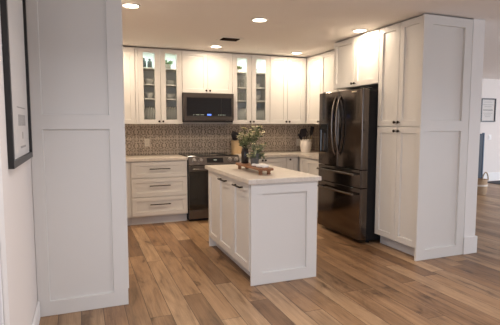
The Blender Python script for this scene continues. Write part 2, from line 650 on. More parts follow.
# baseboards and casing
struct('baseboard_left', MB().box(-1.689, -1.674, -4.485, -3.20, 0, 0.125, bev=0.003), 'trim')
struct('baseboard_right', MB().box(2.352, 2.541, -3.192, -3.177, 0, 0.183, bev=0.003).box(2.526, 2.541, -3.177, -0.01, 0, 0.183, bev=0.003), 'trim')
struct('baseboard_hall', MB().box(2.56, 11.29, 0.952, 0.969, 0, 0.205, bev=0.003), 'trim')
struct('trim_1', MB().box(-1.689, -1.664, -4.62, -4.49, 0, CEIL - 0.001, bev=0.003).box(-1.815, -1.664, -4.63, -4.605, 0, CEIL - 0.001, bev=0.003), 'trim')
# patterned tile backsplash on both kitchen walls
bsp = MB().box(-1.66, 2.3605, -0.0085, -0.0005, 0.917, 1.372)
tag(bsp.build('backsplash', 'tile'), 'patterned grey-brown tile backsplash along the back wall behind the range', 'backsplash', 'tile backsplashes')
bsp = MB().box(2.352, 2.3605, -1.56, -0.0088, 0.917, 1.372)
tag(bsp.build('backsplash', 'tile'), 'patterned grey-brown tile backsplash on the right wall beside the refrigerator', 'backsplash', 'tile backsplashes')

# recessed ceiling lights
proto = None
DL = ['recessed ceiling light at the upper left corner, nearest the tall panel',
      'recessed ceiling light in front of the ceiling vent, over the island',
      'recessed ceiling light over the microwave, left of the vent',
      'recessed ceiling light in the back right corner of the kitchen',
      'recessed ceiling light beside the cabinet over the refrigerator',
      'recessed ceiling light hidden behind the tall left panel, back left corner']
for i, (x, y) in enumerate(DOWN):
    if proto is None:
        proto = thing('recessed_light', DL[0], 'ceiling light', (x, y, CEIL), 0, 'recessed ceiling lights')
        MB().lathe([(0.066, -0.001), (0.070, -0.009), (0.088, -0.005), (0.090, -0.0005), (0.066, -0.0005)], n=36).build('trim_ring', 'trim', proto, smooth=40)
        MB().lathe([(0.001, -0.004), (0.066, -0.004), (0.066, -0.0008), (0.001, -0.0008)], n=36).build('lens', 'lens', proto)
    else:
        copy_tree(proto, (x, y, CEIL), DL[i])

for i, (x, y) in enumerate(UNSEEN_LIGHTS):  # discs of the unseen ceiling lights, the last one added for the hall
    struct('trim_%d' % (i + 2), MB().lathe([(0.0005, -0.003), (0.066, -0.003), (0.070, -0.009), (0.088, -0.005), (0.090, -0.0005), (0.0005, -0.0005)], (x, y, CEIL), n=36), 'trim')

# ceiling vent
v = thing('ceiling_vent', 'small white louvred air vent in the kitchen ceiling', 'air vent', (0.40, -1.30, CEIL))
mb = MB()
w2, h2 = 0.145, 0.11
for (x0, x1, y0, y1) in ((-w2, w2, -h2, -h2 + .035), (-w2, w2, h2 - .035, h2), (-w2, -w2 + .035, -h2 + .035, h2 - .035), (w2 - .035, w2, -h2 + .035, h2 - .035)):
    mb.box(x0, x1, y0, y1, -0.008, -0.0005)
mb.build('frame', 'ventmetal', v)
mb = MB()
for i in range(5):
    y = -0.062 + i * 0.031
    mb.add([(-.11, y - .010, -.003), (.11, y - .010, -.003), (.11, y + .004, -.016), (-.11, y + .004, -.016),
            (-.11, y - .008, -.0015), (.11, y - .008, -.0015), (.11, y + .006, -.0145), (-.11, y + .006, -.0145)],
           [(0, 1, 2, 3), (7, 6, 5, 4), (0, 4, 5, 1), (1, 5, 6, 2), (2, 6, 7, 3), (3, 7, 4, 0)])
mb.build('louvre', 'bronze', v)
MB().box(-.112, .112, -.077, .077, -0.0012, -0.0004).build('duct_shade_sheet', 'dark', v)  # flat sheet, coloured dark for the shade inside the duct


# ------------------------------------------------------------------ cabinet parts
def knob(parent, x, yf, z):
    return MB().lathe([(0.0005, 0.0), (0.006, 0.0), (0.0055, 0.012), (0.013, 0.016), (0.0155, 0.022), (0.014, 0.028), (0.0005, 0.030)], (x, yf, z), 16, 'y').build('knob', 'bronze', parent, smooth=40)


def bar_handle(parent, x0, x1, yf, z, r=0.006):
    mb = MB().box(x0, x1, yf - 0.036, yf - 0.024, z - 0.006, z + 0.006, bev=0.002)
    for x in (x0 + 0.018, x1 - 0.018):
        mb.box(x - 0.005, x + 0.005, yf - 0.0245, yf, z - 0.005, z + 0.005)
    return mb.build('handle', 'bronze', parent)


def door(parent, x0, x1, z0, z1, D, kind='shaker', knob_at=None, handle=None, name='door', stile=0.062, rail=None):
    """door/drawer front in a cabinet's own frame: faces -y, its face at y = -D"""
    g = 0.0025
    x0 += g; x1 -= g; z0 += g; z1 -= g
    W, H = x1 - x0, z1 - z0
    rl = rail or stile
    mp = lambda a, b, d: (x0 + a, -D + d, z0 + b)
    mb = MB()
    mb.panel(W, H, 0.019, [(rl, H - rl)], stile, mp, hole=(kind == 'glass'))
    o = mb.build(name, 'cab', parent)
    if kind == 'glass':
        MB().box(x0 + stile - .0, x1 - stile, -D + 0.011, -D + 0.014, z0 + rl, z1 - rl).build('glass_pane', 'glass', o)
    if knob_at:
        knob(o, knob_at[0], -D, knob_at[1])
    if handle:
        bar_handle(o, handle[0], handle[1], -D, handle[2])
    return o


def carcass(parent, W, D, z0, z1, x0=0.0, toe=False, name='carcass'):
    MB().box(x0 + 0.0005, W - 0.0005, -0.002, -(D - 0.021), z0, z1).build(name, 'cab', parent)
    if toe:
        MB().box(x0 + 0.001, W - 0.001, -0.02, -(D - 0.085), 0.0, z0 - 0.0005).build('toe_kick', 'toe', parent)


ZB, ZT = 1.373, 2.422      # wall-cabinet bottom and top
CAB = 'kitchen wall cabinets'


def glass_cabinet(label, x, W, strip):
    t = thing('glass_front_cabinet', label, 'wall cabinet', (x, 0, ZB), 0, CAB)
    H = ZT - ZB; D = 0.35; d0 = D - 0.021
    mb = MB()
    mb.box(0.0005, 0.018, -0.010, -d0, 0, H).box(W - 0.018, W - 0.0005, -0.010, -d0, 0, H)
    mb.box(0.018, W - 0.018, -0.010, -d0, 0, 0.018).box(0.018, W - 0.018, -0.010, -d0, H - 0.018, H)
    mb.box(0.018, W - 0.018, -0.010, -0.016, 0.018, H - 0.018)
    mb.build('carcass', 'inside', t)
    for z in (0.345, 0.545, 0.770):
        MB().box(0.019, W - 0.019, -0.017, -d0 + 0.012, z, z + 0.019).build('shelf', 'cab', t)
    for px in (0.25, 0.75):
        MB().lathe([(0.0005, 0), (0.035, 0), (0.032, -0.009), (0.0005, -0.010)], (W * px, -0.17, H - 0.0185), 20).build('puck_light', 'puck', t)
    if strip:
        MB().box(0.0, strip, -d0 + 0.001, -D + 0.003, 0, H).build('filler_strip', 'cab', t)
    mid = (strip + W) / 2
    door(t, strip, mid, 0, H, D, 'glass', (mid - 0.028, 0.038), stile=0.073, rail=0.060)
    door(t, mid, W, 0, H, D, 'glass', (mid + 0.028, 0.038), stile=0.073, rail=0.060)
    return t


def wall_cabinet(label, loc, rz, W, D, z0, z1, doors, knob_z=0.038, name='wall_cabinet', x0=0.0, filler=None):
    t = thing(name, label, 'wall cabinet', (loc[0], loc[1], z0), rz, CAB)
    carcass(t, W, D, 0, z1 - z0, x0)
    for (a, b, side) in doors:
        kx = None if side is None else ((b - 0.028) if side == 'r' else (a + 0.028))
        door(t, a, b, 0, z1 - z0, D, knob_at=None if kx is None else (kx, knob_z))
    if filler:
        MB().box(filler[0], filler[1], -(D - 0.0205), -(D - 0.004), 0, z1 - z0).build('filler_strip', 'cab', t)
    return t


wall_cabinet('plain white wall cabinet at far left, half hidden by the tall panel', (-1.09, 0), 0, 0.438, 0.35, ZB, ZT, [(0, .219, 'r'), (.219, .436, 'l')])
gl = glass_cabinet('white glass-front wall cabinet to the left of the microwave', -0.651, 0.650, 0.035)
wall_cabinet('short white two-door wall cabinet directly above the microwave', (0.0, 0), 0, 0.762, 0.35, 1.822, ZT, [(0, .381, 'r'), (.381, .762, 'l')])
gr = glass_cabinet('white glass-front wall cabinet to the right of the microwave', 0.763, 0.615, 0.0)
wall_cabinet('solid two-door white wall cabinet in back right corner, beside the glass-front one', (1.379, 0), 0, 0.632, 0.35, ZB, ZT, [(0, .302, 'r'), (.302, .604, 'l')], filler=(.604, .631))
wall_cabinet('white wall cabinet on right wall, between corner and refrigerator cabinet', (2.359, -0.012), -PI / 2, 1.560, 0.346, ZB, ZT,
             [(.362, .778, 'r'), (.778, 1.168, 'l'), (1.168, 1.558, 'l')])
fc = wall_cabinet('deep white two-door cabinet above the refrigerator', (2.359, -1.575), -PI / 2, 0.916, 0.617, 1.828, ZT, [(0, .458, 'r'), (.458, .916, 'l')])


# tall cabinets with framed end panels
def end_panel(parent, x0, x1, z1, y, fields, stile, name='end_panel', thick=0.024):
    W = x1 - x0
    mb = MB().panel(W, z1, thick, fields, stile, lambda a, b, d: (x0 + a, y + d, b), recess=0.019)
    return mb.build(name, 'cab', parent, world=True)


pt = thing('tall_cabinet', 'tall white pantry cabinet beside the refrigerator, framed end panel facing the room', 'cabinet', (2.359, -2.493, 0), -PI / 2)
D = 0.617
carcass(pt, 0.664, D, 0.115, ZT, toe=True)
door(pt, 0, .332, .117, 1.345, D, knob_at=(.302, 1.300))
door(pt, .332, .664, .117, 1.345, D, knob_at=(.362, 1.300))
door(pt, 0, .332, 1.347, ZT, D, knob_at=(.302, 1.392))
door(pt, .332, .664, 1.347, ZT, D, knob_at=(.362, 1.392))
end_panel(pt, 1.722, 2.350, ZT, -3.180, [(0.105, 1.303), (1.405, 2.335)], (0.112, 0.098))

lt = thing('tall_cabinet', 'tall white framed panel cabinet at left foreground, meeting the left wall', 'cabinet', (-1.688, -2.52, 0), PI / 2)
# its own frame here: x grows towards the back, faces +x of the room
mbc = MB().box(-1.688, -1.079, -3.167, -2.53, 0.115, ZT)
mbc.build('carcass', 'cab', lt, world=True)
MB().box(-1.688, -1.17, -3.165, -2.53, 0.0, 0.1145).build('toe_kick', 'toe', lt, world=True)
for (ya, yb) in ((-3.164, -2.850), (-2.847, -2.533)):
    for (za, zb) in ((0.117, 1.343), (1.347, ZT)):
        o = MB().panel(yb - ya, zb - za, 0.019, [(0.062, zb - za - 0.062)], 0.062,
                       lambda a, b, d: (-1.058 - d, ya + a, za + b)).build('door', 'cab', lt, world=True)
end_panel(lt, -1.688, -1.067, ZT, -3.188, [(0.105, 1.337), (1.437, 2.335)], (0.078, 0.103))


# base cabinets
def base_cabinet(label, loc, rz, W, D, cat='base cabinet', name='base_cabinet', group='base cabinets'):
    t = thing(name, label, cat, (loc[0], loc[1], 0), rz, group)
    carcass(t, W, D, 0.115, 0.875, toe=True)
    return t


DB = 0.63
b1 = base_cabinet('white base cabinet with three wide drawers, left of the range', (-0.772, -0.010), 0, 0.770, DB - 0.01, name='drawer_cabinet')
for (z0, z1) in ((0.128, 0.386), (0.389, 0.643), (0.646, 0.866)):
    zc = z1 - 0.104 if z1 < 0.8 else z1 - 0.098
    door(b1, 0.006, 0.764, z0, z1, DB - 0.01, handle=(0.245, 0.525, zc), name='drawer', stile=0.058, rail=0.055)
b0 = base_cabinet('plain white base cabinet behind the tall left panel', (-1.09, -0.010), 0, 0.316, DB - 0.01)
door(b0, 0.0, 0.285, 0.128, 0.866, DB - 0.01, knob_at=(0.03, 0.83))
b2 = base_cabinet('white base cabinet right of the range, behind the island plant', (0.768, -0.010), 0, 0.770, DB - 0.01)
door(b2, 0.0, 0.385, 0.128, 0.866, DB - 0.01, knob_at=(0.36, 0.835))
door(b2, 0.385, 0.770, 0.128, 0.866, DB - 0.01, knob_at=(0.41, 0.835))
b3 = base_cabinet('narrow white base cabinet in the back right corner, one black knob', (1.540, -0.010), 0, 0.200, DB - 0.01)
door(b3, 0.0, 0.186, 0.128, 0.866, DB - 0.01, knob_at=(0.048, 0.835))
b4 = base_cabinet('white base cabinet on the right wall, left of the refrigerator', (2.350, -0.012), -PI / 2, 1.522, 0.61)
door(b4, 0.66, 0.86, 0.128, 0.866, 0.61, stile=0.05)
door(b4, 0.86, 1.21, 0.128, 0.866, 0.61)
door(b4, 1.21, 1.521, 0.128, 0.866, 0.61)

# worktops
tag(MB().box(-1.09, 0.000, -0.650, -0.009, 0.8755, 0.915, bev=0.003).build('countertop', 'stone'), 'pale stone countertop over the drawers left of the range', 'countertop', 'stone countertops')
cr = MB().add([(x, y, z) for z in (0.8755, 0.915) for (x, y) in ((0.764, -0.009), (2.351, -0.009), (2.351, -1.536), (1.718, -1.536), (1.718, -0.650), (0.764, -0.650))],
              [(0, 1, 2, 3, 4, 5), (11, 10, 9, 8, 7, 6)] + [(i, (i + 1) % 6, 6 + (i + 1) % 6, 6 + i) for i in range(6)])
tag(cr.build('countertop', 'stone'), 'L-shaped pale stone countertop in the back right corner', 'countertop', 'stone countertops')

# ------------------------------------------------------------------ island
isl = thing('kitchen_island', 'white framed kitchen island in the middle of the floor', 'kitchen island', (0.25, -2.54, 0))
IX0, IX1, IY0, IY1 = -0.068, 0.572, -3.192, -1.895
mb = MB().box(IX0 + 0.021, IX1 - 0.02, IY0 + 0.0205, IY1 - 0.0205, 0.115, 0.875)
mb.build('carcass', 'cab', isl, world=True)
MB().box(IX0 + 0.085, IX1 - 0.02, IY0 + 0.0205, IY1 - 0.0205, 0.0, 0.1145).build('toe_kick', 'toe', isl, world=True)
MB().panel(IX1 - IX0 - 0.006, 0.875, 0.02, [(0.098, 0.787)], 0.104, lambda a, b, d: (IX0 + 0.006 + a, IY0 + d, b), recess=0.019).build('end_panel', 'cab', isl, world=True)
MB().panel(IX1 - IX0 - 0.006, 0.875, 0.02, [(0.098, 0.787)], 0.104, lambda a, b, d: (IX0 + 0.006 + a, IY1 - d, b)).build('end_panel', 'cab', isl, world=True)
MB().panel(IY1 - IY0 - 0.042, 0.875, 0.018, [(0.098, 0.787)], 0.104, lambda a, b, d: (IX1 - d, IY0 + 0.021 + a, b)).build('back_panel', 'cab', isl, world=True)
for (ya, yb, hd) in ((-2.282, -1.919, False), (-2.727, -2.288, True), (-3.166, -2.733, True)):
    za, zb = 0.118, 0.868
    o = MB().panel(yb - ya, zb - za, 0.019, [(0.062, zb - za - 0.062)], 0.062, lambda a, b, d: (IX0 + d, ya + a, za + b)).build('door', 'cab', isl, world=True)
    if hd:
        c = (ya + yb) / 2 + 0.03
        hb = MB().box(IX0 - 0.036, IX0 - 0.024, c - 0.105, c + 0.105, 0.818, 0.832, bev=0.002)
        for y in (c - 0.085, c + 0.085):
            hb.box(IX0 - 0.0245, IX0, y - 0.006, y + 0.006, 0.819, 0.831)
        hb.build('handle', 'bronze', o, world=True)
tag(MB().box(IX0 - 0.026, IX1 + 0.024, IY0 - 0.026, IY1 + 0.03, 0.8755, 0.915, bev=0.004, seg=2).build('countertop', 'stone'), 'pale stone worktop of the kitchen island, holding the wooden riser', 'countertop', 'stone countertops')

# ------------------------------------------------------------------ range
rg = thing('range', 'black stainless range with front knobs, between the base cabinets', 'range', (0.381, -0.30, 0))
RX0, RX1 = 0.006, 0.757
MB().box(RX0, RX1, -0.62, -0.02, 0.03, 0.895).build('body', 'black', rg, world=True)
MB().box(RX0 - 0.002, RX1 + 0.002, -0.615, -0.0125, 0.9165, 0.926, bev=0.003).box(RX0, RX1, -0.615, -0.02, 0.8955, 0.9164).build('cooktop', 'cooktop', rg, world=True)
ct = rg.children[-1]
for (x, y, r) in ((0.19, -0.44, 0.10), (0.19, -0.17, 0.075), (0.57, -0.44, 0.085), (0.57, -0.17, 0.10)):
    MB().lathe([(r - 0.006, 0.0), (r - 0.006, 0.0006), (r, 0.0006), (r, 0.0)], (x, y, 0.9263), 40).build('burner', 'burner', ct, world=True)
# sloped control panel
cp = MB().add([(x, y, z) for x in (RX0, RX1) for (y, z) in ((-0.6155, 0.795), (-0.668, 0.795), (-0.672, 0.805), (-0.640, 0.915), (-0.6155, 0.919))],
              [(4, 3, 2, 1, 0), (5, 6, 7, 8, 9)] + [(i, (i + 1) % 5, 5 + (i + 1) % 5, 5 + i) for i in range(5)])
cpo = cp.build('control_panel', 'blackss2', rg, world=True)
nrm = Vector((0, -0.110, -0.032)).normalized() * -1
nrm = Vector((0, -0.960, 0.279))
upv = Vector((0, 0.279, 0.960))
for x in (0.088, 0.181, 0.610, 0.709):
    c = Vector((x, -0.655, 0.866))
    rs = []
    for (r, h) in ((0.0005, 0.0), (0.031, 0.0), (0.031, 0.006), (0.025, 0.009), (0.023, 0.028), (0.020, 0.032), (0.0005, 0.032)):
        rs.append([c + nrm * h + Vector((1, 0, 0)) * r * math.cos(2 * PI * j / 20) + upv * r * math.sin(2 * PI * j / 20) for j in range(20)])
    MB().rings(rs).build('knob', 'steel', cpo, world=True, smooth=35)
pq = lambda x0, x1, s0, s1, h: [Vector((x, -0.672, 0.805)) + upv * s + nrm * hh for hh in (0.0002, h) for (x, s) in ((x0, s0), (x1, s0), (x1, s1), (x0, s1))]
BF = [(3, 2, 1, 0), (4, 5, 6, 7), (0, 1, 5, 4), (1, 2, 6, 5), (2, 3, 7, 6), (3, 0, 4, 7)]
dsp = MB().add(pq(0.270, 0.510, 0.025, 0.092, 0.002), BF).build('display', 'bglass', cpo, world=True)
mk = MB()
for i in range(4):
    mk.add([p + nrm * 0.002 for p in pq(0.372 + i * 0.012, 0.380 + i * 0.012, 0.055, 0.070, 0.0006)], BF)
mk.build('clock_digits', 'dimled', cpo, world=True)
dr = MB().box(RX0 + .002, RX1 - .002, -0.662, -0.6205, 0.172, 0.788, bev=0.006, seg=2).build('oven_door', 'blackss2', rg, world=True)
MB().box(RX0 + .008, RX1 - .008, -0.6650, -0.6622, 0.178, 0.712, bev=0.001).build('window', 'bglass', dr, world=True)
hb = MB().tube([(RX0 + .05, -0.712, 0.742), (RX1 - .05, -0.712, 0.742)], 0.012, 14)
for x in (RX0 + .075, RX1 - .075):
    hb.box(x - .012, x + .012, -0.708, -0.662, 0.733, 0.751)
hb.build('handle', 'blackss2', dr, world=True, smooth=40)
MB().box(RX0 + .002, RX1 - .002, -0.658, -0.6205, 0.035, 0.166, bev=0.005, seg=2).build('drawer', 'blackss2', rg, world=True)
MB().box(RX0 + .02, RX1 - .02, -0.58, -0.05, 0.0, 0.0295).build('base', 'black', rg, world=True)

# ------------------------------------------------------------------ microwave
mw = thing('microwave', 'black stainless microwave hung under the short wall cabinet', 'microwave', (0.381, -0.2, 1.403))
MX0, MX1, MZ0, MZ1 = 0.003, 0.759, 1.403, 1.8205
MB().box(MX0, MX1, -0.385, -0.011, MZ0 + .012, MZ1).build('body', 'blackss2', mw, world=True)
MB().box(MX0 + .01, MX1 - .01, -0.40, -0.02, MZ0, MZ0 + .0115).build('vent_base', 'black', mw, world=True)
fr = MB().panel(MX1 - MX0, MZ1 - MZ0 - .02, 0.030, [(0.060, MZ1 - MZ0 - .082)], (0.04, 0.028), lambda a, b, d: (MX0 + a, -0.4155 + d, MZ0 + .02 + b), recess=0.004).build('door', 'blackss2', mw, world=True)
win = MB().box(MX0 + .046, MX1 - .034, -0.4128, -0.4118, MZ0 + .086, MZ1 - .068).build('window', 'bglass', fr, world=True)
MB().box(MX0 + .56, MX0 + .563, -0.4136, -0.4129, MZ0 + .09, MZ1 - .07).build('seam', 'blackss2', fr, world=True)
MB().box(0.350, 0.412, -0.4145, -0.4130, MZ0 + .096, MZ0 + .116).build('display', 'blueled', fr, world=True)
mk = MB()
for i in range(9):
    if i in (1, 5):
        continue
    MB().box(0.145 + i * .018, 0.157 + i * .018, -0.4140, -0.4130, MZ0 + .100, MZ0 + .109).build('button_mark', 'dimled', fr, world=True)
for i in range(5):
    MB().box(0.520 + i * .024, 0.532 + i * .024, -0.4140, -0.4130, MZ0 + .098, MZ0 + .107).build('button_mark', 'dimled', fr, world=True)
MB().box(0.600, 0.735, -0.4172, -0.4156, MZ0 + .026, MZ0 + .036).build('badge', 'handle', fr, world=True)

# ------------------------------------------------------------------ refrigerator (own frame: x along its front, faces -y)
fg = thing('refrigerator', 'black stainless french-door refrigerator between base cabinets and pantry', 'refrigerator', (2.345, -1.544, 0), -PI / 2)
FW, FD = 0.938, 0.798
MB().box(0.004, FW - 0.004, -0.02, -(FD - 0.095), 0.035, 1.755, bev=0.004).build('body', 'black', fg)
for (x, y) in ((0.06, -0.10), (FW - 0.06, -0.10), (0.06, -(FD - 0.15)), (FW - 0.06, -(FD - 0.15))):
    MB().lathe([(0.0005, 0), (0.022, 0), (0.022, 0.010), (0.012, 0.012), (0.012, 0.0345), (0.0005, 0.0345)], (x, y, 0), 14).build('foot', 'black', fg, smooth=40)
yf, yb = -FD, -(FD - 0.088)


def fdoor(name, x0, x1, z0, z1):
    # slab with softly rounded vertical edges
    r = 0.016
    pts = []
    for k in range(5):
        a = PI / 2 * k / 4
        pts.append((x0 + r - r * math.cos(a), yf + r - r * math.sin(a)))
    for k in range(5):
        a = PI / 2 * k / 4
        pts.append((x1 - r + r * math.sin(a), yf + r - r * math.cos(a)))
    pts += [(x1, yb), (x0, yb)]
    e = 0.003
    cx_, cy_ = (x0 + x1) / 2, (yf + yb) / 2
    sh = lambda p: (p[0] + (e if p[0] < cx_ else -e), p[1] + (e if p[1] < cy_ else -e))
    rs = [[(*sh(p), z0) for p in pts], [(*p, z0 + e) for p in pts], [(*p, z1 - e) for p in pts], [(*sh(p), z1) for p in pts]]
    return MB().rings(rs).build(name, 'blackss', fg, smooth=35)


HX = 0.455
ld = fdoor('door', 0.0, HX - 0.003, 0.858, 1.768)
rd = fdoor('door', HX + 0.003, FW, 0.858, 1.768)
d1 = fdoor('drawer', 0.0, FW, 0.648, 0.850)
d2 = fdoor('drawer', 0.0, FW, 0.045, 0.640)
for dd, hx in ((ld, HX - 0.047), (rd, HX + 0.047)):
    pts = []
    for i in range(17):
        s = i / 16
        z = 1.00 + s * 0.70
        pts.append((hx, yf + 0.002 - 0.062 * (math.sin(PI * s) ** 0.55), z))
    MB().tube(pts, 0.0125, 12).build('handle', 'handle', dd, smooth=45)
for dd, z in ((d1, 0.800), (d2, 0.570)):
    hb = MB().tube([(0.075, yf - 0.055, z), (FW - 0.075, yf - 0.055, z)], 0.0125, 12)
    for x in (0.095, FW - 0.095):
        hb.box(x - 0.012, x + 0.012, yf - 0.050, yf + 0.002, z - 0.010, z + 0.010)
    hb.build('handle', 'handle', dd, smooth=40)
wd = MB().panel(0.165, 0.365, 0.010, [(0.012, 0.285)], 0.012, lambda a, b, d: (0.055 + a, yf - 0.006 + d, 1.015 + b), recess=0.0055).build('water_dispenser', 'bglass', ld)
MB().box(0.068, 0.207, yf - 0.0075, yf - 0.0062, 1.312, 1.368).build('control_screen', 'black', wd)
MB().box(0.120, 0.155, yf - 0.013, yf - 0.0008, 1.04, 1.26, bev=0.003).build('lever', 'handle', wd)
MB().box(0.735, 0.820, yf - 0.003, yf - 0.0002, 1.735, 1.748).build('badge', 'badge', rd)
for x in (0.03, FW - 0.11):
    MB().box(x, x + 0.08, yb - 0.05, yb + 0.06, 1.7685, 1.785, bev=0.004).build('hinge_cover', 'black', fg)


# ------------------------------------------------------------------ outlets and switches
def outlet(label, x, y, z, rz):
    t = thing('outlet', label, 'outlet', (x, y, z), rz, 'wall outlets')
    po = MB().box(-0.037, 0.037, -0.006, 0, -0.059, 0.059, bev=0.002).build('cover_plate', 'plate', t)
    for dz in (-0.024, 0.024):
        so = MB().box(-0.017, 0.017, -0.0085, -0.0055, dz - 0.015, dz + 0.015, bev=0.001).build('socket', 'plate', t)
        MB().box(-0.008, -0.005, -0.0090, -0.0083, dz - 0.004, dz + 0.006).box(0.005, 0.008, -0.0090, -0.0083, dz - 0.004, dz + 0.006).build('slots', 'inkdark', so)


outlet('beige wall outlet on the tile backsplash, left of the range', -0.463, -0.009, 1.100, 0)
outlet('beige wall outlet on the tile backsplash, beside the utensil crock', 2.062, -0.009, 1.065, 0)
sw = thing('light_switch', 'white light switch plate on the hall wall, under the framed print', 'light switch', (7.73, 0.969, 1.06))
MB().box(-0.05, 0.05, -0.008, 0, -0.06, 0.06, bev=0.002).build('cover_plate', 'trim', sw)
MB().box(-0.018, 0.018, -0.014, -0.0075, -0.032, 0.032, bev=0.002).build('rocker', 'trim', sw)


# ------------------------------------------------------------------ framed prints
def framed(label, loc, rz, W, H, bar, depth, marks, matmargin):
    t = thing('picture_frame', label, 'picture', loc, rz)
    mb = MB()
    # four mitred bars
    o = [(0, 0), (W, 0), (W, H), (0, H)]
    i_ = [(bar, bar), (W - bar, bar), (W - bar, H - bar), (bar, H - bar)]
    rs = []
    for k in range(4):
        (ox, oz), (ix, iz) = o[k], i_[k]
        rs.append([(ox, 0, oz), (ox, -depth, oz), (ix, -depth, iz), (ix + (0), -0.004, iz)])
    mb.rings(rs, closed=True)
    mb.build('frame', 'frameblk', t)
    p = MB().box(bar - 0.002, W - bar + 0.002, -0.010, -0.004, bar - 0.002, H - bar + 0.002).build('print', 'paper', t)
    for (x0, x1, z0, z1, mm) in marks:
        pass
    for mname in ('ink', 'inkdark'):
        mb = MB(); n = 0
        for (x0, x1, z0, z1, mm) in marks:
            if mm == mname:
                mb.box(x0, x1, -0.0108, -0.0100, z0, z1); n += 1
        if n:
            mb.build('lettering', mname, p)
    return t


# left wall: own x runs towards the back of the room, it faces +x
mk = []
rr = random.Random(3)
x = 0.35
for i in range(6):      # one row of big block capitals, too soft to read
    mk += [(x, x + .012, .205, .268, 'ink'), (x + .027, x + .039, .205, .268, 'ink'), (x + .012, x + .027, .258, .268, 'ink')]
    if i % 2:
        mk.append((x + .012, x + .027, .205, .215, 'ink'))
    x += 0.052
mk += [(.490, .505, .130, .170, 'ink'), (.505, .525, .160, .170, 'ink'), (.515, .530, .130, .160, 'ink')]
for i in range(9):
    mk.append((.40 + i * .026, .418 + i * .026, .078, .090, 'ink'))
for i in range(14):
    mk.append((.32 + i * .026, .336 + i * .026, .305, .311, 'ink'))
framed('tall black-framed print with grey lettering on the left wall', (-1.6895, -4.155, 1.158), PI / 2, 0.835, 1.045, 0.034, 0.026, mk, 0)
mk = []
for (z, n, mm) in ((.46, 9, 'ink'), (.40, 12, 'ink'), (.355, 8, 'ink'), (.27, 11, 'inkdark'), (.20, 10, 'ink'), (.16, 8, 'ink'), (.12, 6, 'ink')):
    for i in range(n):
        xx = 0.235 + (i - n / 2) * 0.029
        mk.append((xx, xx + .021, z, z + (.022 if mm == 'inkdark' else .013), mm))
framed('small black-framed print with lines of text on the far hall wall', (7.385, 0.969, 1.424), 0, 0.47, 0.555, 0.028, 0.03, mk, 0)

# ------------------------------------------------------------------ hall things
bk = thing('basket', 'round wicker basket with two rope handles on the hall floor', 'basket', (5.88, -0.36, 0))
MB().lathe([(0.0005, 0.0), (0.128, 0.0), (0.142, 0.06), (0.150, 0.16), (0.142, 0.30), (0.130, 0.300), (0.135, 0.16), (0.12, 0.02), (0.0005, 0.02)], n=32).build('body', 'wicker', bk, smooth=50)
MB().lathe([(0.143, 0.165), (0.154, 0.17), (0.154, 0.20), (0.143, 0.205)], n=32).build('rope_band', 'rope', bk, smooth=50)
for s in (-1, 1):
    pts = []
    for i in range(13):
        a = PI * i / 12
        pts.append((0.075 * math.cos(a), s * 0.137, 0.285 + 0.16 * math.sin(a)))
    MB().tube(pts, 0.011, 8).build('handle', 'wicker', bk, smooth=50)
pn = thing('panel_screen', 'tall dark blue panel standing behind the wicker basket', 'screen', (6.80, 0.55, 0))
MB().box(-0.42, 0.20, -0.02, 0.02, 0.03, 1.16, bev=0.01).build('panel', 'navy', pn)
MB().box(0.201, 0.236, -0.028, 0.028, 0.0, 1.18, bev=0.006).build('lit_edge_strip', 'navy_lit', pn)  # lighter blue strip paints the light caught along the panel's edge
MB().box(-0.42, -0.36, -0.15, 0.15, 0.0, 0.029).box(0.12, 0.20, -0.15, 0.15, 0.0, 0.029).build('foot', 'navy', pn)
tag(MB().box(7.45, 9.6, 0.10, 0.85, 0.0, 0.016, bev=0.006).build('rug', 'rug'), 'charcoal rug on the hall floor in front of the far wall', 'rug')

# ------------------------------------------------------------------ utensil crock and wooden canister
CX, CY = 2.040, -0.30
ck = thing('utensil_crock', 'cream ceramic utensil crock in the back right counter corner', 'crock', (CX, CY, 0.9152))
MB().lathe([(0.0005, 0.0), (0.070, 0.0), (0.078, 0.018), (0.092, 0.09), (0.096, 0.14), (0.090, 0.172), (0.084, 0.182), (0.093, 0.190), (0.093, 0.208), (0.084, 0.208), (0.078, 0.18), (0.086, 0.14), (0.074, 0.03), (0.0005, 0.02)], n=36).build('body', 'crock', ck, smooth=50)


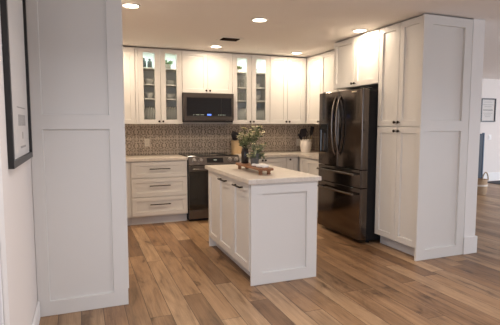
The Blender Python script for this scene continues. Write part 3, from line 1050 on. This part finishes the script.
def utensil(kind, label, base, top, material='utensil', roll=0.0, group=None, wdt=0.035, name=None):
    base, top = Vector(base), Vector(top)
    ax = (top - base)
    L = ax.length
    t = ax.normalized()
    t_ = thing(name or kind, label, 'utensil', tuple(base), 0, group)
    side = Vector((math.cos(roll), math.sin(roll), 0))
    side = (side - t * side.dot(t)).normalized()
    nn = t.cross(side)
    h0 = 0.62 * L
    MB().tube([base, base + t * h0 * 0.5, base + t * (h0 + 0.01)], [0.007, 0.006, 0.005], 8).build('shaft', material, t_, world=True, smooth=45)
    mb = MB()
    hl = L - h0
    if kind == 'spoon' or kind == 'ladle':
        rs = []
        n = 14
        for i in range(9):
            s = i / 8
            w = wdt * math.sin(PI * (0.06 + 0.90 * s)) ** 0.7 * (1 if kind == 'spoon' else 1.1)
            c = base + t * (h0 + hl * s) - nn * (0.014 * math.sin(PI * s))
            rs.append([c + side * w * math.cos(2 * PI * j / n) + nn * 0.006 * math.sin(2 * PI * j / n) - nn * 0.0 for j in range(n)])
        mb.rings(rs)
    elif kind == 'spatula':
        def rect(s, w):
            c = base + t * (h0 + hl * s)
            return [c + side * a * w + nn * b * 0.003 for a, b in ((-1, -1), (1, -1), (1, 1), (-1, 1))]
        mb.rings([rect(0.0, 0.006), rect(0.22, wdt), rect(0.95, wdt * 1.08), rect(1.0, wdt * 0.95)])
        for k in (-1, 0, 1):   # raised ribs between the slots
            c0 = base + t * (h0 + hl * .32) + side * k * wdt * .5
            c1 = base + t * (h0 + hl * .85) + side * k * wdt * .5
            mb.tube([c0, c1], 0.0045, 6)
    elif kind == 'tongs':
        for s_ in (-1, 1):
            mb.tube([base + t * h0, base + t * (h0 + hl * .5) + side * s_ * wdt, base + t * L + side * s_ * wdt * .5], [0.006, 0.008, 0.010], 8)
    else:
        for k in range(6):     # whisk wires
            a = PI * k / 6
            d = side * math.cos(a) + nn * math.sin(a)
            pts = []
            for i in range(9):
                q = i / 8
                pts.append(base + t * (h0 + hl * (1 - abs(2 * q - 1)) ** 0.6) + d * wdt * (1 - 2 * q) * (1 if 0 < i < 8 else 0.1))
            mb.tube(pts, 0.002, 5)
    mb.build({'spoon': 'bowl', 'ladle': 'bowl', 'spatula': 'blade', 'tongs': 'jaws'}.get(kind, 'wires'), material, t_, world=True, smooth=45)
    return t_


G = 'utensils in the cream crock'
zb = 0.945
utensil('spoon', 'black spoon leaning far left out of the cream crock', (CX + .055, CY, zb), (CX - .155, CY - .02, 1.215), roll=.4, group=G, wdt=.036, name='serving_spoon')
utensil('spatula', 'wide black slotted spatula in the cream crock, second from left', (CX - .02, CY - .02, zb), (CX - .050, CY - .02, 1.300), roll=.1, group=G, wdt=.052)
utensil('ladle', 'broad black ladle standing left of centre in the cream crock', (CX - .03, CY + .03, zb), (CX - .075, CY + .03, 1.275), roll=.3, group=G, wdt=.046)
utensil('whisk', 'black whisk standing right of centre in the cream crock', (CX + .02, CY + .02, zb), (CX + .030, CY + .01, 1.275), roll=.2, group=G, wdt=.038)
utensil('spatula', 'narrow black turner leaning right out of the cream crock', (CX + .01, CY - .04, zb), (CX + .112, CY - .03, 1.335), roll=.2, group=G, wdt=.034)
utensil('spoon', 'pale wooden spoon at the right edge of the cream crock', (CX - .02, CY + .0, zb), (CX + .098, CY - .01, 1.205), 'woodspoon', roll=.3, group=G, wdt=.022, name='wooden_spoon')

KX, KY = 0.875, -0.20
cn = thing('utensil_canister', 'pale wooden canister on the counter right of the range', 'canister', (KX, KY, 0.9152))
MB().lathe([(0.0005, 0), (0.078, 0), (0.080, 0.004), (0.084, 0.205), (0.076, 0.206), (0.073, 0.012), (0.0005, 0.012)], n=32).build('body', 'canister', cn, smooth=50)
G = 'black utensils in the wooden canister'
utensil('spoon', 'black spoon leaning left in the pale wooden canister', (KX, KY, .935), (KX - .055, KY - .01, 1.265), roll=.2, group=G, wdt=.055, name='serving_spoon')
utensil('ladle', 'round black ladle at the middle of the pale wooden canister', (KX - .01, KY - .03, .935), (KX - .010, KY - .02, 1.250), roll=.2, group=G, wdt=.045)
utensil('spatula', 'black spatula at the back of the pale wooden canister', (KX + .01, KY + .03, .935), (KX - .025, KY + .03, 1.225), roll=.1, group=G, wdt=.04)

# ------------------------------------------------------------------ island decoration
TX, TY, TA = 0.178, -2.645, math.radians(90)
TZ = 0.9152
ty = thing('wooden_riser', 'reddish wooden riser tray on four feet on the island', 'tray', (TX, TY, TZ), TA)
TL, TW = 0.335, 0.070     # half length, half width
rs = []
for (e, z) in ((0.004, 0.040), (0.0, 0.044), (0.0, 0.058), (0.004, 0.062)):
    ring = []
    for (sx, sy) in ((1, 1), (-1, 1), (-1, -1), (1, -1)):
        for k in range(5):
            a = {(1, 1): 0, (-1, 1): PI / 2, (-1, -1): PI, (1, -1): 1.5 * PI}[(sx, sy)] + PI / 2 * k / 4
            r = 0.02
            ring.append((sx * (TL - r - e) + r * math.cos(a), sy * (TW - r - e) + r * math.sin(a), z))
    rs.append(ring)
MB().rings(rs).build('board', 'tray', ty, smooth=40)
for sx in (-1, 1):
    for sy in (-1, 1):
        MB().lathe([(0.0005, 0), (0.017, 0), (0.020, 0.008), (0.016, 0.02), (0.021, 0.034), (0.021, 0.0398), (0.0005, 0.0398)], (sx * (TL - 0.06), sy * (TW - 0.03), 0), 18).build('foot', 'tray', ty, smooth=40)
ZTR = TZ + 0.0622


def on_tray(u, w=0.0):
    return (TX + u * math.cos(TA) - w * math.sin(TA), TY + u * math.sin(TA) + w * math.cos(TA), ZTR)


def sprig(stems, leaves, base, tip, rng, nleaf, L, Wd, spread=0.9, flowers=None, nfl=0):
    base, tip = Vector(base), Vector(tip)
    mid = (base + tip) / 2 + Vector((rng.uniform(-.02, .02), rng.uniform(-.02, .02), 0.02))
    pts = []
    for i in range(7):
        s = i / 6
        pts.append(base * (1 - s) ** 2 + mid * 2 * s * (1 - s) + tip * s * s)
    stems.tube(pts, [0.0026 - 0.0002 * i for i in range(7)], 5)
    for i in range(nleaf):
        s = 0.35 + 0.65 * (i + rng.random() * .6) / nleaf
        s = min(s, 1.0)
        p = base * (1 - s) ** 2 + mid * 2 * s * (1 - s) + tip * s * s
        d = Vector((rng.gauss(0, 1), rng.gauss(0, 1), rng.gauss(0.25, .7))).normalized()
        d = (d * spread + (tip - mid).normalized() * .6).normalized()
        k = rng.uniform(.7, 1.25)
        leaves.leaf(p, d, Vector((rng.gauss(0, .5), rng.gauss(0, .5), 1)), L * k, Wd * k, rng.uniform(-.1, .4))
    bm_ = MB()
    for i in range(nfl):
        s = 1.0 - i * 0.06
        p = base * (1 - s) ** 2 + mid * 2 * s * (1 - s) + tip * s * s
        p = p + Vector((rng.gauss(0, .008), rng.gauss(0, .008), rng.gauss(0.004, .006)))
        for k in range(7):
            a = 2 * PI * k / 7 + rng.random()
            bm_.leaf(p, Vector((math.cos(a), math.sin(a), rng.uniform(.1, .7))), Vector((0, 0, 1)), rng.uniform(.022, .036), 0.017, 0.3)
    if nfl:
        flowers.append(bm_)


# tall dark bottle holding the eucalyptus bunch
p = on_tray(0.215, 0.005)
vs = thing('bottle_vase', 'tall dark bottle vase with a leafy bunch on the riser', 'vase', p)
MB().lathe([(0.0005, 0), (0.034, 0), (0.038, 0.006), (0.039, 0.11), (0.030, 0.145), (0.019, 0.165), (0.019, 0.19), (0.023, 0.194), (0.023, 0.202), (0.015, 0.202), (0.015, 0.16), (0.028, 0.12), (0.030, 0.012), (0.0005, 0.010)], n=28).build('body', 'vase', vs, smooth=45)
rng = random.Random(11)
st, lv, fl = MB(), MB(), []
b0_ = Vector(p) + Vector((0, 0, 0.10))
for i in range(16):
    a = 2 * PI * i / 16 * 3.0 + rng.uniform(-.3, .3); r = rng.uniform(.04, .145)
    tip = Vector(p) + Vector((r * math.cos(a) + .045, r * math.sin(a) - 0.03, rng.uniform(.25, .37)))
    nf = 3 if i % 3 else 1
    sprig(st, lv, Vector(p) + Vector((0.004 * math.cos(a), 0.004 * math.sin(a), 0.11)), tip, rng, 11, .050, .020, flowers=fl, nfl=nf)
bq = thing('leafy_bunch', 'leafy green bunch with pale yellow blooms standing in the dark bottle', 'plant', p)
st.build('stems', 'stem', bq, world=True); lv.build('leaves', 'leaf', bq, world=True); [b.build('bloom', 'flower', bq, world=True) for b in fl]

p = on_tray(-0.035, 0.0)
pp = thing('potted_plant', 'sage-green bushy plant in a grey pot on the riser', 'plant', p)
MB().lathe([(0.0005, 0), (0.034, 0), (0.037, 0.004), (0.044, 0.085), (0.046, 0.115), (0.040, 0.115), (0.038, 0.09), (0.0005, 0.09)], n=28).build('pot', 'potgrey', pp, world=False, smooth=45)
st, lv, fl = MB(), MB(), []
for i in range(22):
    a = rng.uniform(0, 2 * PI); r = rng.uniform(.02, .115)
    tip = Vector(p) + Vector((r * math.cos(a) + .01, r * math.sin(a), rng.uniform(.075, .225) - r * .25))
    sprig(st, lv, Vector(p) + Vector((.02 * math.cos(a), .02 * math.sin(a), 0.085)), tip, rng, 10, .038, .021, flowers=fl, nfl=2 if i % 3 == 0 else 0)
st.build('stems', 'stem', pp, world=True); lv.build('leaves', 'sage', pp, world=True); [b.build('bloom', 'flower', pp, world=True) for b in fl]

# white bead garland lying in a loose heap
bd = thing('bead_garland', 'white wooden bead garland lying on the front of the riser', 'bead garland', on_tray(-0.20))
beads, cord = MB(), []
n = 44
for i in range(n):
    s = i / (n - 1)
    u = -0.095 - 0.20 * s + 0.012 * math.sin(s * 17)
    w = 0.045 * math.sin(s * 4 * PI + .6)
    q = Vector(on_tray(u, w)) + Vector((0, 0, 0.0128))
    cord.append(q)
for i, q in enumerate(cord):
    r = 0.0125
    prof = [(max(0.0004, r * math.sin(PI * k / 6)), -r * math.cos(PI * k / 6)) for k in range(7)]
    beads.lathe(prof, q, 10)
beads.build('beads', 'bead', bd, world=True, smooth=60)
MB().tube(cord, 0.0015, 5).build('cord', 'rope', bd, world=True)
# a tassel end
ts = MB()
e_ = Vector(on_tray(-0.302, 0.02)) + Vector((0, 0, 0.010))
for k in range(9):
    a = (k - 4) * .12 + TA + PI
    ts.tube([e_, e_ + Vector((math.cos(a), math.sin(a), -0.06)) * 0.022], 0.0016, 5)
ts.build('tassel', 'rope', bd, world=True)


# ------------------------------------------------------------------ things in the glass-front cabinets
def bowl(label, x, y, z, r, h, group):
    t = MB().lathe([(0.0005, 0), (r * .45, 0), (r * .5, .006), (r * .85, h * .5), (r, h), (r * .96, h), (r * .80, h * .5), (r * .4, .014), (0.0005, .012)], n=28).build('bowl', 'china', smooth=50)
    t.location = (x, y, z)
    return tag(t, label, 'bowl', group)


S0, S1, S2, S3 = ZB + .0182, ZB + .3642, ZB + .5642, ZB + .7892
plate_proto = MB().lathe([(0.0005, 0), (0.062, 0), (0.072, 0.003), (0.105, 0.012), (0.118, 0.015), (0.1185, 0.0175), (0.104, 0.0155), (0.070, 0.0065), (0.0005, 0.0045)], n=36, axis='x')
pm = None
ORD = ['first', 'second', 'third', 'fourth', 'fifth', 'sixth']


def plates(x0, n, step, where, group):
    global pm
    for i in range(n):
        if pm is None:
            o = plate_proto.build('plate', 'china', smooth=45)
            pm = o
        else:
            o = pm.copy(); COL.objects.link(o)
        o.location = (x0 + i * step, -0.200, S0 + 0.1205)
        o.rotation_euler = (0, math.radians(5), 0)
        tag(o, '%s white plate from the left, on edge behind %s' % (ORD[i], where), 'plate', group)


GL, GR = 'plates in the left glass cabinet', 'plates in the right glass cabinet'
plates(-0.560, 5, 0.036, 'the leftmost glass cabinet door', GL)
plates(-0.228, 5, 0.036, 'second glass door from left', GL)
plates(0.826, 5, 0.036, 'the door right beside the microwave', GR)
plates(1.128, 5, 0.036, 'the rightmost glass cabinet door', GR)
BG = 'bowls in the glass cabinets'
bowl('white bowl on the upper middle shelf behind the leftmost glass door', -0.445, -0.20, S2, .072, .070, BG)
bowl('white bowl on the upper middle shelf left of the microwave, right-hand door', -0.145, -0.20, S2, .072, .062, BG)
bowl('white bowl on the lower middle shelf behind the leftmost glass door', -0.445, -0.20, S1, .075, .075, BG)
bowl('white bowl on the lower middle shelf left of the microwave, right-hand door', -0.145, -0.20, S1, .075, .068, BG)
bowl('white bowl on the upper middle shelf behind the rightmost glass door', 1.205, -0.20, S2, .070, .060, BG)
bowl('white bowl on the lower middle shelf behind the rightmost glass door', 1.205, -0.20, S1, .075, .085, BG)
GG = 'drinking glasses in the right glass cabinet'
gm = None
for i, (x, z, w) in enumerate(((0.89, S2, 'left clear tumbler on upper middle shelf, door beside the microwave'), (0.975, S2, 'right clear tumbler on upper middle shelf, door beside the microwave'),
                               (0.89, S1, 'left clear tumbler on lower middle shelf, door beside the microwave'), (0.975, S1, 'right clear tumbler on lower middle shelf, door beside the microwave'))):
    if gm is None:
        gm = MB().lathe([(0.0005, 0), (0.030, 0), (0.036, 0.12), (0.034, 0.12), (0.028, 0.006), (0.0005, 0.006)], n=24).build('tumbler', 'glass', smooth=50); o = gm
    else:
        o = gm.copy(); COL.objects.link(o)
    o.location = (x, -0.19, z)
    tag(o, w, 'glass', GG)
# top shelves
bt = None
for x, lab, sc in ((-0.512, 'left smoky grey bottle on top shelf behind the leftmost glass door', 1.0), (-0.428, 'right smoky grey bottle on top shelf behind the leftmost glass door', 0.94)):
    t = thing('bottle', lab, 'bottle', (x, -0.20, S3), 0, 'grey bottles on the top shelf')
    MB().lathe([(0.0005, 0), (0.030, 0), (0.034, 0.006), (0.034, 0.085 * sc), (0.030, 0.105 * sc), (0.015, 0.118 * sc), (0.0005, 0.1185 * sc)], n=24).build('body', 'greybottle', t, smooth=45)
    MB().lathe([(0.0005, 0.119 * sc), (0.017, 0.119 * sc), (0.019, 0.125 * sc), (0.017, 0.143 * sc), (0.0005, 0.146 * sc)], n=20).build('stopper', 'greybottle', t, smooth=45)


def small_plant(label, x, y, z, pot, leafm, r0, h0, n, spread, hh, seed, name='potted_plant', box=None):
    t = thing(name, label, 'plant', (x, y, z), 0)
    if box:
        MB().box(-box, box, -0.035, 0.035, 0, h0, bev=0.004).build('planter', pot, t)
    else:
        MB().lathe([(0.0005, 0), (r0 * .78, 0), (r0, h0), (r0 * .88, h0), (r0 * .85, h0 * .85), (0.0005, h0 * .85)], n=24).build('pot', pot, t, smooth=45)
    rg_ = random.Random(seed)
    mb = MB()
    for i in range(n):
        a = rg_.uniform(0, 2 * PI)
        cx_ = rg_.uniform(-box * .8, box * .8) if box else 0.3 * r0 * math.cos(a)
        p0 = Vector((cx_, 0.3 * r0 * math.sin(a), h0 * .84))
        d = Vector((spread * math.cos(a), spread * math.sin(a), rg_.uniform(.3, 1.1)))
        p1 = p0 + d.normalized() * rg_.uniform(.3, 1) * hh
        mb.leaf(p1 - d.normalized() * .01, d + Vector((rg_.gauss(0, .3), rg_.gauss(0, .3), 0)), Vector((0, 0, 1)), .026, .016, .3)
        mb.tube([p0, p1], 0.0012, 4)
    mb.build('leaves', leafm, t)
    return t


small_plant('bright green plant in a beige pot on the top shelf of the left glass cabinet', -0.170, -0.20, S3, 'potbeige', 'succ', .046, .070, 150, .9, .080, 5)
small_plant('yellow-green plant in a white planter on top shelf beside the microwave', 0.893, -0.20, S3, 'whitebox', 'gold', .04, .050, 150, .6, .055, 6, name='planter_box', box=0.075)
cu = thing('glass_jar', 'clear lidded glass jar on the top shelf behind rightmost glass door', 'jar', (1.185, -0.20, S3))
MB().lathe([(0.0005, 0), (0.038, 0), (0.042, 0.006), (0.042, 0.060), (0.039, 0.060), (0.037, 0.008), (0.0005, 0.006)], n=24).build('body', 'glass', cu, smooth=45)
MB().lathe([(0.0005, 0.061), (0.043, 0.061), (0.043, 0.070), (0.012, 0.076), (0.012, 0.088), (0.0005, 0.090)], n=24).build('lid', 'china', cu, smooth=45)
